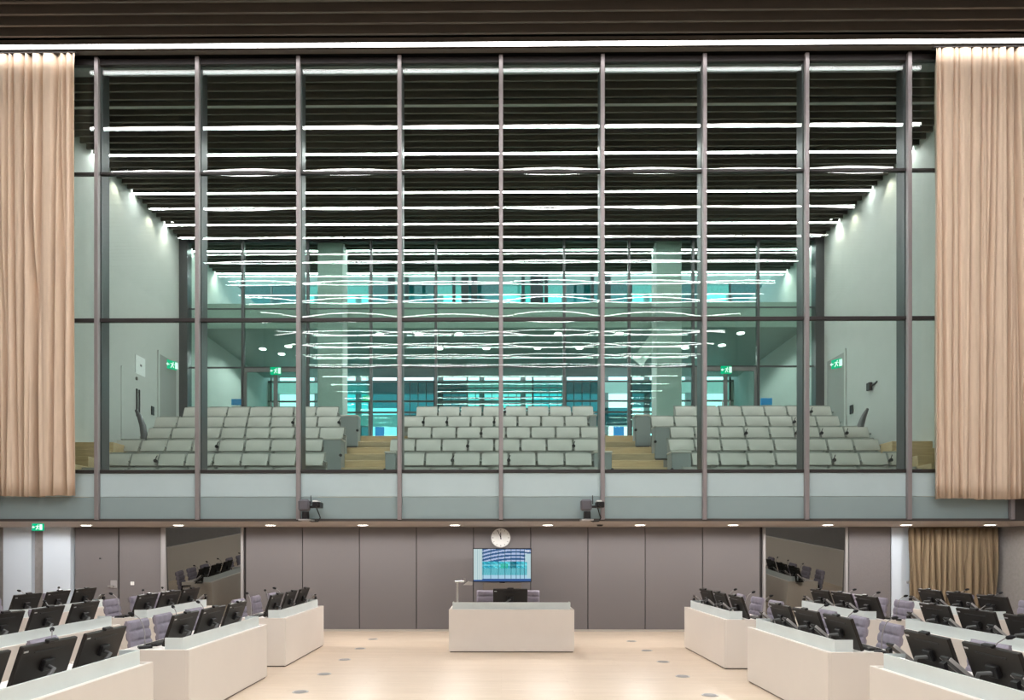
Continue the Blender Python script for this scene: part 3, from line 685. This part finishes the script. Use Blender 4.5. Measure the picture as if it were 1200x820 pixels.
def make_mic():
    t = empty('microphone')
    MB().rbox(-.07, .07, -.05, .05, 0, .03, .008).build('base', M['black'], t)
    pts = [(0, 0, .03), (.0, 0, .16), (-.015, .01, .26), (-.05, .03, .34), (-.10, .055, .385)]
    MB().tube(pts, .0055, 6).build('gooseneck', M['greyplastic'], t)
    a = Vector(pts[-1]); d = Vector((-.055, .03, .018))
    MB().tube([a, a + d*.15, a + d*.6, a + d], [.008, .017, .02, .010], 10).build('foam_tip', M['rubber'], t)
    return t
def make_terminal():
    """slanted touch terminal with grey side frame; its screen faces -x and up (before turning)"""
    t = empty('desk_terminal'); T = Matrix.Translation((-.10, 0, .05)) @ Matrix.Rotation(R(50), 4, 'Y')
    MB().rbox(-.012, .012, -.055, .055, 0, .27, .005, T).build('panel', M['black'], t)
    for s_ in (-1, 1): MB().rbox(-.016, .016, *sorted((s_*.055, s_*.063)), .01, .26, .003, T).build('side_frame', M['edgegrey'], t)
    st_ = MB(); st_.prism([(-.10, 0), (.10, 0), (.13, .17), (.10, .19), (.08, .025), (-.08, .025)], 1, -.03, .03); st_.build('stand', M['black'], t)
    return t
def make_keyboard():
    t = empty('keyboard'); MB().rbox(-.08, .08, -.22, .22, 0, .02, .005).build('case', M['black'], t)
    k = MB()
    for a in range(4):
        k.rbox(-.07 + .036*a, -.04 + .036*a, -.21, .21, .02, .026, .002)
    o = k.build('keys', M['dkbrown'], t); o['kind'] = 'stuff'
    return t
def make_chair():
    """sitter faces +x; backrest near x=0"""
    t = empty('office_chair')
    T = Matrix.Translation((0, 0, .56)) @ Matrix.Rotation(R(-9), 4, 'Y')
    NR, NC = 4, 3
    def sur(sg):
        def f(u, v):
            a, b = u, v
            gr_ = min(1, 2.2*abs(math.sin(math.pi*NR*b))); gc_ = abs(math.sin(math.pi*NC*a))
            dot = math.exp(-((math.sin(math.pi*NC*a)/.55)**2 + (math.sin(math.pi*NR*b)/.5)**2))
            q = (.45 + .55*gr_*(.75 + .25*gc_)) * (1 - .85*dot) if 0 < b < 1 else 0
            ed = min(1, 30*min(a, 1 - a), 30*min(b, 1 - b))
            return tuple(T @ Vector((sg*(.012 + .032*ed*q), -.215 + .43*a, .49*b)))
        return f
    mb = MB(); mb.sheet(sur(1), 24, 40); mb.sheet(sur(-1), 24, 40)
    mb.box(-.014, .014, -.216, .216, -.001, .491, T)
    mb.build('backrest', M['lav'], t)
    s = MB(); s.rbox(.02, .50, -.24, .24, .44, .52, .03); s.build('seat', M['lav'], t)
    MB().tube([(.04, 0, .46), (-.05, 0, .50), (-.045, 0, .66)], .022, 8).build('back_bracket', M['black'], t)
    MB().cyl((.26, 0, .10), (.26, 0, .44), .03, n=12).build('column', M['silver'], t)
    for i in range(5):
        a = 2*math.pi*i/5 + .3
        leg = MB().tube([(.26, 0, .11), (.26 + .16*math.cos(a), .16*math.sin(a), .095), (.26 + .30*math.cos(a), .30*math.sin(a), .075)], [.028, .02, .016], 8).build('leg', M['black'], t)
        MB().cyl((.26 + .30*math.cos(a) - .02*math.sin(a), .30*math.sin(a) + .02*math.cos(a), .035), (.26 + .30*math.cos(a) + .02*math.sin(a), .30*math.sin(a) - .02*math.cos(a), .035), .035, n=12).build('castor', M['black'], leg)
    for s_ in (-1, 1):
        MB().tube([(.08, s_*.25, .47), (.08, s_*.28, .58), (.10, s_*.28, .68), (.32, s_*.28, .685)], .016, 8).build('armrest', M['black'], t)
    return t
protos = {'m': make_monitor(), 'mic': make_mic(), 't': make_terminal(), 'k': make_keyboard(), 'c': make_chair()}
first = {k: True for k in protos}
def put(kind, loc, rz, label, cat, group):
    if first[kind]: o = protos[kind]; first[kind] = False
    else: o = copy_tree(protos[kind])
    o.location = loc; o.rotation_euler = (0, 0, rz); tag(o, label, cat, group); return o
ROWX = [3.44, 5.6, 7.62]
BAYS = {-1: {'A': (4.30, 6.70), 'B': (7.48, 10.0), 'C': (10.87, 13.24)}, 1: {'A': (4.15, 6.54), 'B': (7.36, 9.74), 'C': (10.72, 13.04)}}
BAYN = {'A': 'nearest', 'B': 'middle', 'C': 'farthest'}
PLAN = [(0, 'A'), (0, 'B'), (0, 'C'), (1, 'B'), (1, 'C'), (2, 'B'), (2, 'C')]
ROWW = ['front row', 'second row', 'back row']; SEATW = ['near', 'middle', 'far']
for sgn in (-1, 1):
    sd = 'left' if sgn < 0 else 'right'; rz = 0 if sgn < 0 else math.pi
    for row, bay in PLAN:
        y0, y1 = BAYS[sgn][bay]; L = y1 - y0; yc = (y0 + y1)/2; X = sgn*(ROWX[row] + (0.06 if sgn > 0 and row == 0 else 0))
        d = make_desk(L); d.location = (X, yc, 0); d.rotation_euler.z = rz
        where = '%s %s desk of the %s bank' % (BAYN[bay], ROWW[row], sd)
        tag(d, 'cream counsel desk with frosted glass screen, %s in the %s of the %s bank' % (BAYN[bay], ROWW[row], sd), 'desk', 'counsel desks')
        ztop = 0.78 - 0.015
        for j in range(3):
            ys = yc + (j - 1)*0.80 + (0.10 if sgn < 0 else 0); sw_ = SEATW[j]
            jit = rnd.uniform(-2.5, 2.5)
            put('m', (X + sgn*.36, ys, ztop), rz + R(jit), 'black monitor at the %s place of the %s' % (sw_, where), 'monitor', 'desk monitors')
            put('mic', (X + sgn*.60, ys - .34 + rnd.uniform(-.03, .03), ztop), rz + R(rnd.uniform(-40, 40)), 'black gooseneck microphone, %s place of the %s' % (sw_, where), 'microphone', 'gooseneck microphones')
            if sgn > 0 or (bay == 'C' and j == 2): put('t', (X + sgn*.30, ys + .40, ztop), rz, 'black slanted desk terminal, %s place of the %s' % (sw_, where), 'terminal', 'slanted desk terminals')
            if j == 0: put('k', (X + sgn*.62, ys + .03, ztop), rz, 'flat black keyboard, %s place of the %s' % (sw_, where), 'keyboard', 'desk keyboards')
            cx = sgn*(abs(X) + .875 + rnd.uniform(-.02, .05))
            put('c', (cx, ys + .06 + rnd.uniform(-.04, .05), 0), rz + R(rnd.uniform(-5, 5)), 'lavender quilted office chair, %s place of the %s' % (sw_, where), 'chair', 'quilted office chairs')

# ------------------------------------------------------------------ witness desk, its chairs and equipment
YD = 12.42; xl, xr = xw(526, YD), xw(673, YD)
wdk = make_desk(xr - xl, 'witness_desk', 0.9); wdk.location = ((xl + xr)/2, YD, 0); wdk.rotation_euler.z = -math.pi/2
tag(wdk, 'cream witness desk with low glass screen standing alone at the centre', 'desk')
put('c', (xw(571, 13.75), 13.75, 0), -math.pi/2, 'lavender chair behind the witness desk, left of its black screen', 'chair', 'quilted office chairs')
put('c', (xw(620, 13.75), 13.75, 0), -math.pi/2, 'lavender chair behind the witness desk, right of its black screen', 'chair', 'quilted office chairs')
put('m', (xw(598, 12.95), 12.95, .765), -math.pi/2, 'black monitor standing on the witness desk', 'monitor', 'desk monitors')
xc = xw(536, 12.85)
t = empty('document_camera', (xc, 12.85, .765)); tag(t, 'silver document camera on a tall post at the left of the witness desk', 'document camera')
MB().rbox(-.06, .20, -.14, .14, 0, .03, .006).build('base', M['greyplastic'], t)
MB().cyl((0, 0, .03), (0, 0, .50), .022, n=12).build('post', M['silver'], t)
MB().tube([(-.04, 0, .50), (.13, 0, .505)], .018, 8).build('arm', M['silver'], t)
MB().rbox(.12, .16, -.03, .03, .49, .57, .006).build('camera_head', M['greyplastic'], t)
MB().prism([(.11, .44), (.28, .44), (.28, .49), (.20, .51)], 1, -.05, .05).build('lamp_head', M['silver'], t)

# TV on its stand
YT = 14.9
tx0, tx1 = xw(554, YT), xw(623, YT); tz0, tz1 = zw(682, YT), zw(642, YT); tw = tx1 - tx0; th = tz1 - tz0
tv = empty('television', ((tx0 + tx1)/2, YT, 0)); tag(tv, 'large television on a black floor stand below the clock, showing the courtroom', 'television')
hsg = MB().rbox(-tw/2, tw/2, -.02, .03, tz0, tz1, .006).build('housing', M['black'], tv)
NX, NZ = 112, 62
def tvcol(u, v):
    """flat picture on the screen: curtains, ceiling lamps, mullions, seats; v upward"""
    base = Vector((.03, .34, .50)).lerp(Vector((.12, .62, .70)), .5 + .5*math.sin(u*19)*math.sin(v*13 + u*5))
    if v > .62:
        vp = abs(u - .62); row = (v - .60)*(10 + 3*u)
        line = math.sin((v*58 + vp*vp*26 - u*6)) > .1
        base = Vector((.50, .60, .85)) if line else Vector((.05, .13, .30))
    elif v > .40:
        if (int(u*40) + int(v*31)) % 4 == 0: base = base*1.5
        if abs(v - .5) < .015: base = Vector((.25, .75, .85))
        if .47 < u < .60 and v < .55 and (int(u*80) % 3): base = Vector((.05, .55, .35))
        if .08 < u - .56 < .18: base = base*.45
    elif v > .20: base = Vector((.10, .48, .58)) if (int(u*46) + int(v*40)) % 2 else Vector((.20, .62, .70))
    elif v > .08: base = Vector((.45, .72, .90))
    else: base = Vector((.05, .12, .32))
    for mu in (.165, .30, .43, .55, .655, .745, .82, .885):
        if abs(u - mu) < .005 and v > .08: base = Vector((.02, .10, .16))
    if u < .155 and v > .05:
        base = Vector((.48, .66, .70)) if int(u*52) % 2 else Vector((.70, .84, .84))
    if u > .935 - .03*(v > .6) and .12 < v < .86: base = Vector((.55, .75, .80))
    if .89 < u < .985 and .90 < v < .965 and int(u*70) % 2: base = Vector((.85, .9, .95))      # time code
    return base
me = bpy.data.meshes.new('screen')
vs = [(-tw/2 + .02 + (tw - .04)*i/NX, -.0215, tz0 + .02 + (th - .04)*j/NZ) for j in range(NZ + 1) for i in range(NX + 1)]
fs = [(j*(NX+1)+i, j*(NX+1)+i+1, (j+1)*(NX+1)+i+1, (j+1)*(NX+1)+i) for j in range(NZ) for i in range(NX)]
me.from_pydata(vs, [], fs); ca = me.color_attributes.new('picture', 'FLOAT_COLOR', 'CORNER')
for p in me.polygons:
    i, j = p.index % NX, p.index // NX; c = tvcol((i + .5)/NX, (j + .5)/NZ)
    for l in p.loop_indices: ca.data[l].color = (c[0], c[1], c[2], 1)
sm_ = emis('tv_picture', (1, 1, 1), 0.85); at_ = sm_.node_tree.nodes.new('ShaderNodeVertexColor'); at_.layer_name = 'picture'
sm_.node_tree.links.new(at_.outputs[0], [n for n in sm_.node_tree.nodes if n.type == 'EMISSION'][0].inputs[0])
me.materials.append(sm_); so_ = bpy.data.objects.new('screen', me); C.objects.link(so_); so_.parent = tv
MB().rbox(-.06, .06, .03, .09, .06, tz0 + .3, .008).build('stand_post', M['black'], tv)
MB().rbox(-.45, .45, -.28, .32, .0, .06, .01).build('stand_base', M['black'], tv)
MB().rbox(-.42, .42, -.02, .05, tz0 - .20, tz0 - .02, .008).build('brown_bar', M['plinth'], tv)  # plain brown bar filling the strip just below the screen

# clock
YK = DW - .0; ck = empty('wall_clock', (xw(586.8, YK), YK, zw(630, YK))); tag(ck, 'round white wall clock above the television', 'clock')
MB().cyl((0, 0, 0), (0, -.05, 0), .222, .222, n=40).build('case', M['silver'], ck)
fc = MB().cyl((0, -.05, 0), (0, -.053, 0), .21, n=40).build('face', M['white'], ck)
for i in range(12):
    a = R(30*i); Tm = Matrix.Rotation(a, 4, 'Y'); MB().box(-.006 if i % 3 else -.009, .006 if i % 3 else .009, -.0555, -.053, .165, .195, Tm).build('hour_mark', M['greyplastic'], fc)
for nm, a, ln, wd_ in (('hour_hand', -1, .12, .009), ('minute_hand', -22, .185, .006)):
    Tm = Matrix.Rotation(R(a), 4, 'Y'); MB().box(-wd_, wd_, -.060, -.056, -.035, ln, Tm).build(nm, M['black'], ck)
MB().cyl((0, -.056, 0), (0, -.064, 0), .014, n=12).build('hub', M['black'], ck)

# remote cameras on the ledge of the gallery front
for px, py, lb in ((358, 612, 'grey remote camera on the gallery ledge below the left aisle'), (688, 613, 'grey remote camera on the gallery ledge right of centre')):
    Y = DG - .22; X = xw(px, Y); z0 = SOF - .0
    t = empty('remote_camera', (X, Y, z0)); tag(t, lb, 'camera', 'remote cameras')
    MB().rbox(-.10, .10, -.08, .22, -.02, .005, .004).build('ledge_plate', M['silver'], t)
    MB().cyl((0, 0, .0), (0, 0, .13), .062, .058, n=20).build('pan_base', M['black'], t)
    MB().rbox(-.11, .075, -.07, .07, .14, .33, .03).build('housing', M['camgrey'], t)
    MB().cyl((.07, 0, .21), (.15, 0, .21), .022, n=10).build('tilt_axle', M['black'], t)
    hd = MB().rbox(.14, .27, -.12, .10, .19, .285, .01).build('camera_head', M['black'], t)
    MB().rbox(.145, .23, -.11, .09, .285, .31, .006).build('top_cover', M['white'], hd)
    MB().cyl((.205, -.12, .237), (.205, -.15, .237), .035, n=16).build('lens', M['black'], hd)
    MB().cyl((.095, 0, .25), (.09, 0, .40), .009, .006, n=8).build('antenna', M['black'], t)
    MB().tube([(.18, .02, .19), (.21, .05, .10), (.235, .05, .03), (.20, .04, -.03), (.10, .03, -.035), (.03, .02, .0)], .010, 8).build('cable', M['black'], t)
